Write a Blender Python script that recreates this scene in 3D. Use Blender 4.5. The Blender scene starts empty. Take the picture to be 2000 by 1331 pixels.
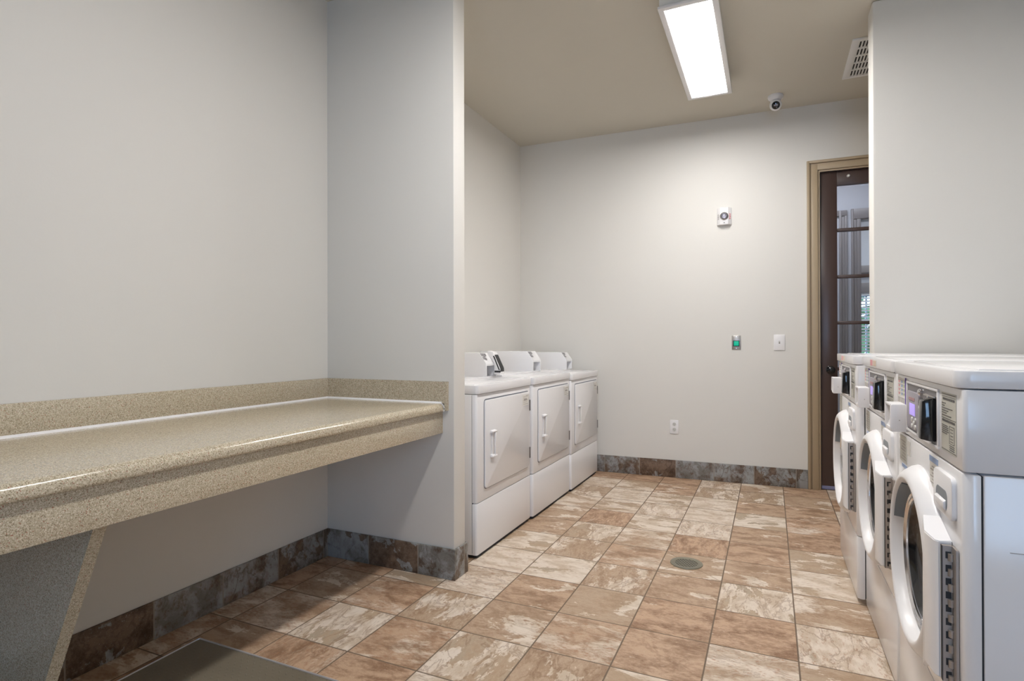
import bpy, bmesh, math, random
from mathutils import Vector, Matrix
C = bpy.context.scene
COL = C.collection
random.seed(4)
PI = math.pi
R = math.radians

# ------------------------------------------------------------------ camera
cam_d = bpy.data.cameras.new('camera')
cam = bpy.data.objects.new('camera', cam_d)
COL.objects.link(cam)
cam_d.sensor_width = 36.0
cam_d.lens = 1109.2 / 2000 * 36
cam_d.clip_start = 0.05
cam.matrix_world = Matrix(((0.9104958, 0.0037812, 0.4135010, 0.0),
                           (0.4135124, -0.0030054, -0.9104935, 0.0),
                           (-0.0022000, 0.9999883, -0.0043000, 1.128),
                           (0, 0, 0, 1)))
C.camera = cam

# ------------------------------------------------------------------ view, world, lights
C.view_settings.view_transform = 'Standard'
C.view_settings.look = 'None'
C.view_settings.gamma = 1.0
C.view_settings.use_curve_mapping = False
C.view_settings.exposure = -0.05
C.cycles.max_bounces = 10
C.cycles.diffuse_bounces = 7
C.cycles.glossy_bounces = 4
C.cycles.sample_clamp_indirect = 6.0

world = bpy.data.worlds.new('sky')
C.world = world
world.use_nodes = True
wn = world.node_tree
bg = wn.nodes['Background']
bg.inputs[0].default_value = (0.44, 0.67, 1.0, 1)
bg.inputs[1].default_value = 10.0

FIXTURE_POWER = 17.0
TUBE_WATTS = 23.0          # diffuser radiance of the two ceiling fixtures


def area(name, loc, rot, sx, sy, power, color, portal=False):
    d = bpy.data.lights.new(name, 'AREA')
    d.shape = 'RECTANGLE'
    d.size, d.size_y = sx, sy
    d.energy = power
    d.color = color
    if portal:
        d.cycles.is_portal = True
    o = bpy.data.objects.new(name, d)
    o.location = loc
    o.rotation_euler = rot
    COL.objects.link(o)
    return o


# daylight enters by the window in the wall behind the camera
area('daylight_portal', (0.40, -3.32, 1.30), (R(-90), 0, PI), 1.4, 1.7, 1, (1, 1, 1), portal=True)
area('far_window_portal', (1.6, 9.08, 1.15), (R(-90), 0, 0), 1.6, 1.3, 1, (1, 1, 1), portal=True)
# added fill lights, out of view, to brighten the rooms beyond the door
area('hall_fill_light', (0.3, 5.8, 2.93), (0, 0, 0), 1.2, 0.4, 22, (0.88, 0.90, 1.0))
area('far_room_fill_light', (1.6, 7.8, 2.93), (0, 0, 0), 1.2, 1.2, 34, (0.9, 0.95, 1.0))


# ------------------------------------------------------------------ materials
def mat(name):
    m = bpy.data.materials.new(name)
    m.use_nodes = True
    nt = m.node_tree
    return m, nt, nt.nodes['Principled BSDF']


def nd(nt, t, **k):
    n = nt.nodes.new(t)
    for a, v in k.items():
        setattr(n, a, v)
    return n


def lk(nt, a, b):
    nt.links.new(a, b)


def val(nt, sock, v):
    if isinstance(v, (int, float)):
        sock.default_value = v
    elif isinstance(v, (tuple, list)):
        sock.default_value = v
    else:
        nt.links.new(v, sock)


def mth(nt, op, a, b=None, c=None, clamp=False):
    n = nd(nt, 'ShaderNodeMath', operation=op, use_clamp=clamp)
    val(nt, n.inputs[0], a)
    if b is not None:
        val(nt, n.inputs[1], b)
    if c is not None:
        val(nt, n.inputs[2], c)
    return n.outputs[0]


def vm(nt, op, a, b=None):
    n = nd(nt, 'ShaderNodeVectorMath', operation=op)
    val(nt, n.inputs[0], a)
    if b is not None:
        val(nt, n.inputs[1], b)
    return n.outputs[0]


def mixc(nt, f, a, b):
    n = nd(nt, 'ShaderNodeMix', data_type='RGBA')
    val(nt, n.inputs[0], f)
    val(nt, n.inputs[6], a)
    val(nt, n.inputs[7], b)
    return n.outputs[2]


def srgb(r, g, b):
    def f(c):
        c /= 255.0
        return c / 12.92 if c <= 0.04045 else ((c + 0.055) / 1.055) ** 2.4
    return (f(r), f(g), f(b), 1)


def noise(nt, vec, scale, detail=2, rough=0.5, dist=0.0):
    n = nd(nt, 'ShaderNodeTexNoise')
    val(nt, n.inputs['Vector'], vec)
    n.inputs['Scale'].default_value = scale
    n.inputs['Detail'].default_value = detail
    n.inputs['Roughness'].default_value = rough
    n.inputs['Distortion'].default_value = dist
    return n.outputs['Fac']


def sstep(nt, x, a, b):
    n = nd(nt, 'ShaderNodeMapRange', interpolation_type='SMOOTHSTEP')
    val(nt, n.inputs[0], x)
    val(nt, n.inputs[1], a)
    val(nt, n.inputs[2], b)
    return n.outputs[0]


def plain(name, rgb, rough=0.5, metal=0.0, spec=0.5, coat=0.0, bump=None, var=0.0):
    m, nt, p = mat(name)
    p.inputs['Base Color'].default_value = rgb
    p.inputs['Roughness'].default_value = rough
    p.inputs['Metallic'].default_value = metal
    p.inputs['Specular IOR Level'].default_value = spec
    p.inputs['Coat Weight'].default_value = coat
    p.inputs['Coat Roughness'].default_value = 0.08
    tc = nd(nt, 'ShaderNodeTexCoord').outputs['Object']
    if var:
        f = noise(nt, tc, 2.5, 3)
        dark = tuple(c * (1 - var) for c in rgb[:3]) + (1,)
        lk(nt, mixc(nt, f, dark, rgb), p.inputs['Base Color'])
    if bump:
        b = nd(nt, 'ShaderNodeBump')
        b.inputs['Strength'].default_value = bump[1]
        b.inputs['Distance'].default_value = bump[2]
        lk(nt, noise(nt, tc, bump[0], 2), b.inputs['Height'])
        lk(nt, b.outputs[0], p.inputs['Normal'])
    return m


M = {}
M['paint'] = plain('wall_paint', (0.72, 0.705, 0.672, 1), 0.55, spec=0.25, bump=(160, 0.08, 0.002), var=0.02)
M['ceiling'] = plain('ceiling_paint', (0.60, 0.565, 0.49, 1), 0.75, spec=0.2, bump=(160, 0.1, 0.002), var=0.02)
M['enamel'] = plain('white_enamel', (0.80, 0.795, 0.81, 1), 0.16, spec=0.5)
M['plastic'] = plain('white_plastic', (0.83, 0.82, 0.83, 1), 0.32)
M['dark_gap'] = plain('dark_gap', (0.03, 0.03, 0.035, 1), 0.8)
M['black'] = plain('black_gloss', (0.006, 0.007, 0.009, 1), 0.08, coat=0.4)
M['black_matte'] = plain('black_matte', (0.02, 0.02, 0.022, 1), 0.5)
M['chrome'] = plain('chrome', (0.75, 0.75, 0.77, 1), 0.12, metal=1.0)
M['steel'] = plain('brushed_steel', (0.50, 0.47, 0.44, 1), 0.33, metal=1.0, bump=(240, 0.1, 0.001))
M['hinge'] = plain('dark_hinge', (0.10, 0.09, 0.09, 1), 0.4)
M['hinge_steel'] = plain('hinge_steel', (0.42, 0.38, 0.35, 1), 0.42, metal=0.7)
M['decal_gray'] = plain('decal_gray', (0.26, 0.25, 0.26, 1), 0.5)
M['edge_metal'] = plain('bright_edge_metal', (0.82, 0.81, 0.84, 1), 0.3, metal=0.7)
M['gray_panel'] = plain('gray_control_panel', (0.16, 0.15, 0.16, 1), 0.4)
M['keypad'] = plain('keypad_gray', (0.34, 0.32, 0.36, 1), 0.45)
M['key'] = plain('key_light', (0.62, 0.62, 0.60, 1), 0.4)
M['label'] = plain('label_paper', (0.53, 0.52, 0.46, 1), 0.45)
M['label_white'] = plain('label_white', (0.72, 0.70, 0.66, 1), 0.5)
M['ink'] = plain('label_ink', (0.14, 0.135, 0.13, 1), 0.6)
M['ink_light'] = plain('label_ink_light', (0.38, 0.35, 0.33, 1), 0.6)
M['sticker_blue'] = plain('sticker_blue', (0.30, 0.40, 0.62, 1), 0.5)
M['sticker_pink'] = plain('sticker_pink', (0.75, 0.34, 0.38, 1), 0.5)
M['sticker_orange'] = plain('sticker_orange', (0.75, 0.50, 0.30, 1), 0.5)
M['sticker_green'] = plain('sticker_green', (0.50, 0.58, 0.36, 1), 0.5)
M['sticker_dim'] = plain('sticker_dim_red', (0.42, 0.24, 0.25, 1), 0.5)
M['sticker_edge'] = plain('sticker_edge_violet', (0.16, 0.10, 0.42, 1), 0.5)
M['red'] = plain('red_lettering', (0.75, 0.12, 0.16, 1), 0.5)
M['rubber_and_shadow'] = plain('gray_rubber_and_shadow', (0.16, 0.17, 0.20, 1), 0.5)
M['bowl'] = plain('door_bowl_gray', (0.23, 0.25, 0.30, 1), 0.15)
M['recess'] = plain('handle_recess_gray', (0.20, 0.23, 0.26, 1), 0.35)
M['caulk'] = plain('white_caulk', (0.86, 0.85, 0.85, 1), 0.4)
M['casing'] = plain('tan_casing_paint', srgb(168, 150, 124), 0.4, bump=(90, 0.03, 0.001))
M['door'] = plain('dark_brown_door', srgb(74, 58, 54), 0.3, bump=(60, 0.05, 0.001), var=0.12)
M['hall_paint'] = plain('hall_paint', (0.52, 0.53, 0.58, 1), 0.6)
M['hall_trim'] = plain('hall_trim', (0.22, 0.20, 0.205, 1), 0.4)
M['blind'] = plain('blind_slat', (0.75, 0.77, 0.80, 1), 0.5)
M['vent'] = plain('vent_white', (0.80, 0.79, 0.77, 1), 0.4)
M['vent_dark'] = plain('vent_dark', (0.05, 0.045, 0.042, 1), 0.8)
M['drain'] = plain('drain_bronze', (0.26, 0.245, 0.19, 1), 0.42, metal=0.55)
M['foliage'] = plain('foliage_green', (0.10, 0.24, 0.07, 1), 0.6, var=0.5)
M['housing'] = plain('fixture_housing', (0.70, 0.71, 0.69, 1), 0.45)


def emit(name, rgb, s):
    m, nt, p = mat(name)
    p.inputs['Base Color'].default_value = rgb
    p.inputs['Emission Color'].default_value = rgb
    p.inputs['Emission Strength'].default_value = s
    p.inputs['Roughness'].default_value = 0.4
    return m


M['diffuser'] = emit('lit_diffuser', (1.0, 0.975, 0.95, 1), FIXTURE_POWER)
M['screen'] = emit('violet_screen', (0.42, 0.32, 0.85, 1), 0.55)
M['green_button'] = emit('lit_green_button', (0.0, 0.42, 0.26, 1), 0.35)


def glass(name, tint, refl=0.08, rough=0.0):
    m, nt, p = mat(name)
    nt.nodes.remove(p)
    out = nt.nodes['Material Output']
    t = nd(nt, 'ShaderNodeBsdfTransparent')
    t.inputs[0].default_value = tint
    g = nd(nt, 'ShaderNodeBsdfGlossy')
    g.inputs['Roughness'].default_value = rough
    fr = nd(nt, 'ShaderNodeFresnel')
    fr.inputs[0].default_value = 1.5
    mx = nd(nt, 'ShaderNodeMixShader')
    lk(nt, mth(nt, 'MULTIPLY', fr.outputs[0], refl / 0.04, clamp=True), mx.inputs[0])
    lk(nt, t.outputs[0], mx.inputs[1])
    lk(nt, g.outputs[0], mx.inputs[2])
    lk(nt, mx.outputs[0], out.inputs[0])
    return m


M['glass'] = glass('clear_glass', (0.93, 0.95, 0.96, 1), 0.06)
M['door_glass'] = glass('washer_door_glass', (0.45, 0.46, 0.50, 1), 0.07)
M['strobe'] = glass('strobe_lens', (0.80, 0.80, 0.85, 1), 0.12, 0.1)

TILE = 0.30
TX0, TY0 = -0.5116, 2.846


def slate(name, mode):
    """glazed slate-look tile; mode 'floor' lays a square grid, 'base' a single row along the wall"""
    m, nt, p = mat(name)
    tc = nd(nt, 'ShaderNodeTexCoord').outputs['Object']
    sp = nd(nt, 'ShaderNodeSeparateXYZ')
    lk(nt, tc, sp.inputs[0])
    x, y, z = sp.outputs
    if mode == 'floor':
        gx = mth(nt, 'DIVIDE', mth(nt, 'SUBTRACT', x, TX0), TILE)
        gy = mth(nt, 'DIVIDE', mth(nt, 'SUBTRACT', y, TY0), TILE)
        seed = 3.7
    else:
        gx = mth(nt, 'DIVIDE', mth(nt, 'ADD', mth(nt, 'ADD', x, y), 0.13), 0.30)
        gy = mth(nt, 'DIVIDE', mth(nt, 'ADD', z, 0.02), 0.30)
        seed = 11.3
    cx, cy = mth(nt, 'FLOOR', gx), mth(nt, 'FLOOR', gy)
    fx, fy = mth(nt, 'SUBTRACT', gx, cx), mth(nt, 'SUBTRACT', gy, cy)
    cell = nd(nt, 'ShaderNodeCombineXYZ')
    lk(nt, cx, cell.inputs[0])
    lk(nt, cy, cell.inputs[1])
    cell.inputs[2].default_value = seed
    wn_ = nd(nt, 'ShaderNodeTexWhiteNoise', noise_dimensions='3D')
    lk(nt, cell.outputs[0], wn_.inputs['Vector'])
    rs = nd(nt, 'ShaderNodeSeparateColor')
    lk(nt, wn_.outputs['Color'], rs.inputs[0])
    r1, r2, r3 = rs.outputs[0], rs.outputs[1], rs.outputs[2]
    r0 = wn_.outputs['Value']
    # every tile looks up its own piece of the stone pattern, some turned by a quarter
    lc = nd(nt, 'ShaderNodeCombineXYZ')
    turn = mth(nt, 'GREATER_THAN', r3, 0.78)
    mix1 = nd(nt, 'ShaderNodeMix', data_type='FLOAT')
    lk(nt, turn, mix1.inputs[0]); lk(nt, fx, mix1.inputs[2]); lk(nt, fy, mix1.inputs[3])
    mix2 = nd(nt, 'ShaderNodeMix', data_type='FLOAT')
    lk(nt, turn, mix2.inputs[0]); lk(nt, fy, mix2.inputs[2]); lk(nt, fx, mix2.inputs[3])
    if mode == 'floor':
        lk(nt, mix1.outputs[0], lc.inputs[0]); lk(nt, mth(nt, 'MULTIPLY', mix2.outputs[0], 2.0), lc.inputs[1])
    else:
        lk(nt, mth(nt, 'MULTIPLY', fx, 1.25), lc.inputs[0]); lk(nt, fy, lc.inputs[1])
    off = vm(nt, 'MULTIPLY', wn_.outputs['Color'], (37.0, 53.0, 29.0))
    pc = vm(nt, 'ADD', lc.outputs[0], off)
    big = noise(nt, pc, 1.15 if mode == 'floor' else 2.3, 6, 0.60, 0.45)
    mid = noise(nt, vm(nt, 'ADD', pc, (9.1, 3.3, 0)), 2.2, 6, 0.66, 0.4)
    fine = noise(nt, pc, 14.0, 4, 0.65, 0.2)
    grit = noise(nt, pc, 48.0, 2, 0.6)
    th = mth(nt, 'MULTIPLY_ADD', r1, 0.30 if mode == 'floor' else 0.18, 0.28 if mode == 'floor' else 0.36)
    warped = mth(nt, 'ADD', big, mth(nt, 'MULTIPLY', mth(nt, 'SUBTRACT', fine, 0.5), 0.20))
    soft = mth(nt, 'MULTIPLY_ADD', mth(nt, 'MULTIPLY', r2, r2), 0.22, 0.008)
    patch = sstep(nt, warped, th, mth(nt, 'ADD', th, soft))
    if mode == 'floor':
        light_a, light_b = srgb(224, 211, 196), srgb(199, 181, 160)
        brown_a, brown_b = srgb(194, 163, 136), srgb(134, 101, 76)
        gray = srgb(172, 158, 138)
        rust = srgb(176, 130, 99)
        grout = srgb(118, 102, 88)
    else:
        light_a, light_b = srgb(156, 157, 157), srgb(120, 117, 111)
        brown_a, brown_b = srgb(122, 101, 84), srgb(72, 53, 39)
        gray = srgb(106, 100, 92)
        rust = srgb(104, 73, 54)
        grout = srgb(148, 140, 130)
    light = mixc(nt, sstep(nt, mid, 0.42, 0.62), light_a, light_b)
    brown = mixc(nt, sstep(nt, mth(nt, 'ADD', mid, mth(nt, 'MULTIPLY', mth(nt, 'SUBTRACT', fine, 0.5), 0.35)), 0.38, 0.68), brown_a, brown_b)
    tone = sstep(nt, r0, 0.0, 1.0)
    brown = mixc(nt, mth(nt, 'MULTIPLY', tone, 0.9 if mode == 'floor' else 0.45), brown, gray if mode == 'base' else mixc(nt, sstep(nt, mid, 0.4, 0.6), gray, srgb(186, 164, 138)))
    col = mixc(nt, patch, light, brown)
    rf = mth(nt, 'MULTIPLY', sstep(nt, fine, 0.52, 0.70), mth(nt, 'MULTIPLY', r2, 0.75))
    col = mixc(nt, rf, col, rust)
    ff = sstep(nt, grit, 0.62, 0.72)
    col = mixc(nt, mth(nt, 'MULTIPLY', ff, 0.5), col, light_a)
    vein = mth(nt, 'ABSOLUTE', mth(nt, 'SUBTRACT', noise(nt, vm(nt, 'ADD', pc, (4.4, 7.7, 1.0)), 1.8, 6, 0.62, 0.6), 0.5))
    vf = mth(nt, 'SUBTRACT', 1.0, sstep(nt, vein, 0.0, 0.035))
    col = mixc(nt, mth(nt, 'MULTIPLY', vf, mth(nt, 'MULTIPLY', r3, 0.55)), col, brown_b)
    # grout
    gw = 0.0060 if mode == 'floor' else 0.006
    ex = mth(nt, 'MINIMUM', fx, mth(nt, 'SUBTRACT', 1.0, fx))
    ey = mth(nt, 'MINIMUM', fy, mth(nt, 'SUBTRACT', 1.0, fy))
    e = mth(nt, 'MINIMUM', ex, ey) if mode == 'floor' else ex
    g = mth(nt, 'SUBTRACT', 1.0, sstep(nt, e, gw, gw * 2.0))
    col = mixc(nt, g, col, grout)
    lk(nt, col, p.inputs['Base Color'])
    lk(nt, mth(nt, 'MULTIPLY_ADD', g, 0.4, mth(nt, 'MULTIPLY_ADD', fine, 0.15, 0.38)), p.inputs['Roughness'])
    p.inputs['Specular IOR Level'].default_value = 0.35
    b = nd(nt, 'ShaderNodeBump')
    b.inputs['Strength'].default_value = 0.35
    b.inputs['Distance'].default_value = 0.004
    h = mth(nt, 'SUBTRACT', mth(nt, 'ADD', mth(nt, 'MULTIPLY', warped, 0.5), mth(nt, 'MULTIPLY', fine, 0.25)), mth(nt, 'MULTIPLY', g, 0.5))
    lk(nt, h, b.inputs['Height'])
    lk(nt, b.outputs[0], p.inputs['Normal'])
    return m


M['floor_tile'] = slate('slate_floor_tile', 'floor')
M['base_tile'] = slate('slate_base_tile', 'base')


def laminate():
    m, nt, p = mat('speckled_laminate')
    tc = nd(nt, 'ShaderNodeTexCoord').outputs['Object']
    v = nd(nt, 'ShaderNodeTexVoronoi', feature='F1')
    lk(nt, tc, v.inputs['Vector'])
    v.inputs['Scale'].default_value = 520
    s = nd(nt, 'ShaderNodeSeparateColor')
    lk(nt, v.outputs['Color'], s.inputs[0])
    n = noise(nt, tc, 240, 2, 0.6)
    base = mixc(nt, sstep(nt, n, 0.3, 0.7), srgb(174, 161, 137), srgb(204, 193, 170))
    dk = mth(nt, 'GREATER_THAN', s.outputs[0], 0.86)
    col = mixc(nt, mth(nt, 'MULTIPLY', dk, 0.8), base, srgb(120, 106, 84))
    lt = mth(nt, 'LESS_THAN', s.outputs[0], 0.12)
    col = mixc(nt, mth(nt, 'MULTIPLY', lt, 0.7), col, srgb(228, 219, 203))
    rd = mth(nt, 'GREATER_THAN', s.outputs[1], 0.982)
    col = mixc(nt, mth(nt, 'MULTIPLY', rd, 0.8), col, srgb(160, 90, 74))
    lk(nt, col, p.inputs['Base Color'])
    p.inputs['Roughness'].default_value = 0.24
    p.inputs['Coat Weight'].default_value = 0.5
    p.inputs['Coat Roughness'].default_value = 0.12
    p.inputs['Specular IOR Level'].default_value = 0.5
    return m


M['laminate'] = laminate()


def diamond_plate():
    m, nt, p = mat('diamond_plate')
    tc = nd(nt, 'ShaderNodeTexCoord').outputs['Object']
    sp = nd(nt, 'ShaderNodeSeparateXYZ')
    lk(nt, tc, sp.inputs[0])
    s = 0.030
    u = mth(nt, 'DIVIDE', mth(nt, 'ADD', sp.outputs[0], sp.outputs[1]), s)
    v = mth(nt, 'DIVIDE', mth(nt, 'SUBTRACT', sp.outputs[0], sp.outputs[1]), s)
    cu, cv = mth(nt, 'FLOOR', u), mth(nt, 'FLOOR', v)
    fu = mth(nt, 'ABSOLUTE', mth(nt, 'SUBTRACT', mth(nt, 'SUBTRACT', u, cu), 0.5))
    fv = mth(nt, 'ABSOLUTE', mth(nt, 'SUBTRACT', mth(nt, 'SUBTRACT', v, cv), 0.5))
    par = mth(nt, 'MODULO', mth(nt, 'ABSOLUTE', mth(nt, 'ADD', cu, cv)), 2.0)
    da = mth(nt, 'ADD', mth(nt, 'MULTIPLY', fu, 2.6), mth(nt, 'MULTIPLY', fv, 7.5))
    db = mth(nt, 'ADD', mth(nt, 'MULTIPLY', fu, 7.5), mth(nt, 'MULTIPLY', fv, 2.6))
    mx = nd(nt, 'ShaderNodeMix', data_type='FLOAT')
    lk(nt, par, mx.inputs[0]); lk(nt, da, mx.inputs[2]); lk(nt, db, mx.inputs[3])
    h = mth(nt, 'SUBTRACT', 1.0, sstep(nt, mx.outputs[0], 0.5, 1.1))
    b = nd(nt, 'ShaderNodeBump')
    b.inputs['Strength'].default_value = 0.5
    b.inputs['Distance'].default_value = 0.002
    lk(nt, h, b.inputs['Height'])
    lk(nt, b.outputs[0], p.inputs['Normal'])
    n = noise(nt, tc, 6, 4)
    lk(nt, mixc(nt, n, srgb(116, 107, 92), srgb(142, 133, 116)), p.inputs['Base Color'])
    p.inputs['Roughness'].default_value = 0.45
    p.inputs['Metallic'].default_value = 0.25
    return m


M['plate'] = diamond_plate()


# ------------------------------------------------------------------ mesh helpers
def bx(bm, x0, x1, y0, y1, z0, z1, bev=0.0, seg=2):
    t = bmesh.new()
    bmesh.ops.create_cube(t, size=1)
    for v in t.verts:
        v.co = Vector((x0 + (v.co.x + .5) * (x1 - x0), y0 + (v.co.y + .5) * (y1 - y0), z0 + (v.co.z + .5) * (z1 - z0)))
    if bev:
        bmesh.ops.bevel(t, geom=t.edges[:], offset=bev, segments=seg, profile=0.5, affect='EDGES')
    merge(bm, t)


def merge(bm, t, mtx=None):
    if mtx is not None:
        bmesh.ops.transform(t, matrix=mtx, verts=t.verts[:])
    me = bpy.data.meshes.new('tmp')
    t.to_mesh(me)
    t.free()
    bm.from_mesh(me)
    bpy.data.meshes.remove(me)


def prism(bm, pts, axis, a, b, bev=0.0, seg=2):
    """pts: outline in the two other axes (in x,y,z order); extruded along axis from a to b"""
    t = bmesh.new()

    def co(p, w):
        c = list(p)
        c.insert(axis, w)
        return Vector(c)
    v0 = [t.verts.new(co(p, a)) for p in pts]
    v1 = [t.verts.new(co(p, b)) for p in pts]
    n = len(pts)
    t.faces.new(v0)
    t.faces.new(v1)
    for i in range(n):
        t.faces.new((v0[i], v0[(i + 1) % n], v1[(i + 1) % n], v1[i]))
    bmesh.ops.recalc_face_normals(t, faces=t.faces[:])
    if bev:
        bmesh.ops.bevel(t, geom=t.edges[:], offset=bev, segments=seg, profile=0.5, affect='EDGES')
    merge(bm, t)


def lathe(bm, prof, axis='z', center=(0, 0, 0), n=48, closed=False):
    """prof: list of (radius, height along axis)"""
    t = bmesh.new()
    rings = []
    for r, h in prof:
        if r < 1e-6:
            rings.append([t.verts.new((0, 0, h))])
        else:
            rings.append([t.verts.new((r * math.cos(2 * PI * k / n), r * math.sin(2 * PI * k / n), h)) for k in range(n)])
    pairs = list(zip(rings[:-1], rings[1:]))
    if closed:
        pairs.append((rings[-1], rings[0]))
    for A, B in pairs:
        for k in range(n):
            k2 = (k + 1) % n
            if len(A) == 1 and len(B) == 1:
                continue
            if len(A) == 1:
                t.faces.new((A[0], B[k], B[k2]))
            elif len(B) == 1:
                t.faces.new((A[k], A[k2], B[0]))
            else:
                t.faces.new((A[k], A[k2], B[k2], B[k]))
    bmesh.ops.recalc_face_normals(t, faces=t.faces[:])
    mt = Matrix.Identity(4)
    if axis == 'x':
        mt = Matrix.Rotation(PI / 2, 4, 'Y')
    elif axis == '-x':
        mt = Matrix.Rotation(-PI / 2, 4, 'Y')
    elif axis == '-y':
        mt = Matrix.Rotation(PI / 2, 4, 'X')
    merge(bm, t, Matrix.Translation(Vector(center)) @ mt)


def obj(name, bm, m, parent=None, smooth=40, label=None):
    me = bpy.data.meshes.new(name)
    bm.to_mesh(me)
    bm.free()
    me.materials.append(m)
    if smooth:
        for p in me.polygons:
            p.use_smooth = True
        me.set_sharp_from_angle(angle=R(smooth))
    o = bpy.data.objects.new(name, me)
    COL.objects.link(o)
    if parent is not None:
        o.parent = parent
    if label:
        o['label'] = label
    return o


def box(name, m, parent, *d, bev=0.0, seg=2, label=None):
    bm = bmesh.new()
    bx(bm, *d, bev=bev, seg=seg)
    return obj(name, bm, m, parent, label=label)


def thing(name, label, cat, loc=(0, 0, 0), rz=0.0, group=None):
    o = bpy.data.objects.new(name, None)
    COL.objects.link(o)
    o.empty_display_size = 0.1
    o.location = loc
    o.rotation_euler = (0, 0, rz)
    o['label'] = label
    o['category'] = cat
    if group:
        o['group'] = group
    return o


def tag(o, label, cat, group=None):
    o['label'] = label
    o['category'] = cat
    if group:
        o['group'] = group
    return o


def struct(name, bm, m, label=None, smooth=40):
    o = obj(name, bm, m, None, smooth)
    o['kind'] = 'structure'
    if label:
        o['label'] = label
    return o


def sbox(name, m, *d, bev=0.0, label=None):
    bm = bmesh.new()
    bx(bm, *d, bev=bev)
    return struct(name, bm, m, label)


def dup(src, loc, label, parent=None):
    c = src.copy()
    COL.objects.link(c)
    if parent is None:
        c.location = loc
        c['label'] = label
    else:
        c.parent = parent
    for ch in [o for o in COL.objects if o.parent == src]:
        dup(ch, None, None, c)
    return c


def lettering(name, body, size, m, parent, mtx, extrude=0.0004):
    cu = bpy.data.curves.new(name, 'FONT')
    cu.body = body
    cu.size = size
    cu.extrude = extrude
    cu.align_x = 'CENTER'
    cu.align_y = 'CENTER'
    tmp = bpy.data.objects.new('tmp', cu)
    COL.objects.link(tmp)
    me = bpy.data.meshes.new_from_object(tmp.evaluated_get(bpy.context.evaluated_depsgraph_get()))
    bpy.data.objects.remove(tmp)
    me = me.copy()
    me.name = name
    me.materials.clear()
    me.materials.append(m)
    o = bpy.data.objects.new(name, me)
    COL.objects.link(o)
    o.parent = parent
    o.matrix_basis = mtx
    return o


# ------------------------------------------------------------------ room shell
ZC = 2.955                        # ceiling height
XL = -2.147                       # wall beside the counter
XLF = -2.108                      # wall behind the dryers
YS = 2.35                         # face of the short partition
XE = -1.372                       # its end
YSR = 3.56                        # right hand partition
BWA = R(2.0)                      # the far wall stands two degrees out of square


def bw(x):
    return 4.914 + math.tan(BWA) * x


fl = bmesh.new()
bx(fl, -2.6, 4.2, -3.6, 9.4, -0.12, 0.0)
struct('floor', fl, M['floor_tile'], 'brown and cream mottled square slate-look floor tiles')
sbox('ceiling', M['ceiling'], -2.6, 4.2, -3.6, 9.4, ZC, ZC + 0.1, label='plain tan painted ceiling')

sbox('wall_left', M['paint'], XL - 0.12, XL - 0.0005, -3.6, YS + 0.05, 0, ZC)
sbox('wall_left_far', M['paint'], XLF - 0.12, XLF, YS + 0.05, 5.2, 0, ZC)
sbox('wall_partition_left', M['paint'], XL - 0.05, XE, YS, YS + 0.108, 0, ZC, bev=0.004)
sbox('wall_partition_right', M['paint'], 0.503, 4.0, YSR - 0.005, YSR + 0.14, 0, ZC, bev=0.016)
sbox('wall_right', M['paint'], 1.2, 1.32, -3.6, YSR + 0.01, 0, ZC)
sbox('wall_right_far', M['paint'], 2.6, 2.72, YSR + 0.1, 5.3, 0, ZC)

# far wall with the door opening (local frame: x along the wall, y = 0 is its face)
DX0, DX1, DZ = 0.352, 1.262, 2.440
far = bmesh.new()
bx(far, -2.3, DX0 - 0.02, 0, 0.12, 0, ZC)
bx(far, DX1 + 0.02, 3.2, 0, 0.12, 0, ZC)
bx(far, DX0 - 0.02, DX1 + 0.02, 0, 0.12, DZ + 0.02, ZC)
w = struct('wall_back', far, M['paint'])
w.location = (0, bw(0), 0)
w.rotation_euler = (0, 0, BWA)

# wall behind the camera with its window
nb = bmesh.new()
bx(nb, -2.3, -0.3, -3.42, -3.3, 0, ZC)
bx(nb, 1.1, 1.4, -3.42, -3.3, 0, ZC)
bx(nb, -0.3, 1.1, -3.42, -3.3, 0, 0.45)
bx(nb, -0.3, 1.1, -3.42, -3.3, 2.15, ZC)
struct('wall_near', nb, M['paint'])
wf = bmesh.new()
for a, b in ((-0.3, -0.25), (0.38, 0.42), (1.05, 1.1)):
    bx(wf, a, b, -3.38, -3.33, 0.45, 2.15)
for a, b in ((0.45, 0.5), (2.10, 2.15), (1.29, 1.32)):
    bx(wf, -0.3, 1.1, -3.38, -3.33, a, b)
wfo = struct('window_1', wf, M['plastic'])
box('pane', M['glass'], wfo, -0.25, 1.05, -3.356, -3.352, 0.5, 2.1)

# tile baseboards
BH = 0.146


def baseboard(name, m4, loc=None, rz=0.0):
    bm = bmesh.new()
    bx(bm, *m4, 0.0, BH, bev=0.003)
    o = struct(name, bm, M['base_tile'])
    if loc:
        o.location = loc
        o.rotation_euler = (0, 0, rz)
    return o


baseboard('baseboard_left', (XL, XL + 0.011, -3.3, YS))
baseboard('baseboard_partition_front', (XL + 0.011, XE + 0.011, YS - 0.011, YS))
baseboard('baseboard_partition_end', (XE, XE + 0.011, YS, YS + 0.119))
baseboard('baseboard_partition_back', (XLF + 0.011, XE, YS + 0.108, YS + 0.119))
baseboard('baseboard_left_far', (XLF, XLF + 0.011, YS + 0.12, 4.83))
baseboard('baseboard_back', (-2.10, 0.262, -0.011, 0.0), (0, bw(0), 0), BWA)
baseboard('baseboard_partition_right', (0.503 - 0.011, 0.503, YSR - 0.012, YSR + 0.145))
# ------------------------------------------------------------------ door in the far wall
cs = bmesh.new()


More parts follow.
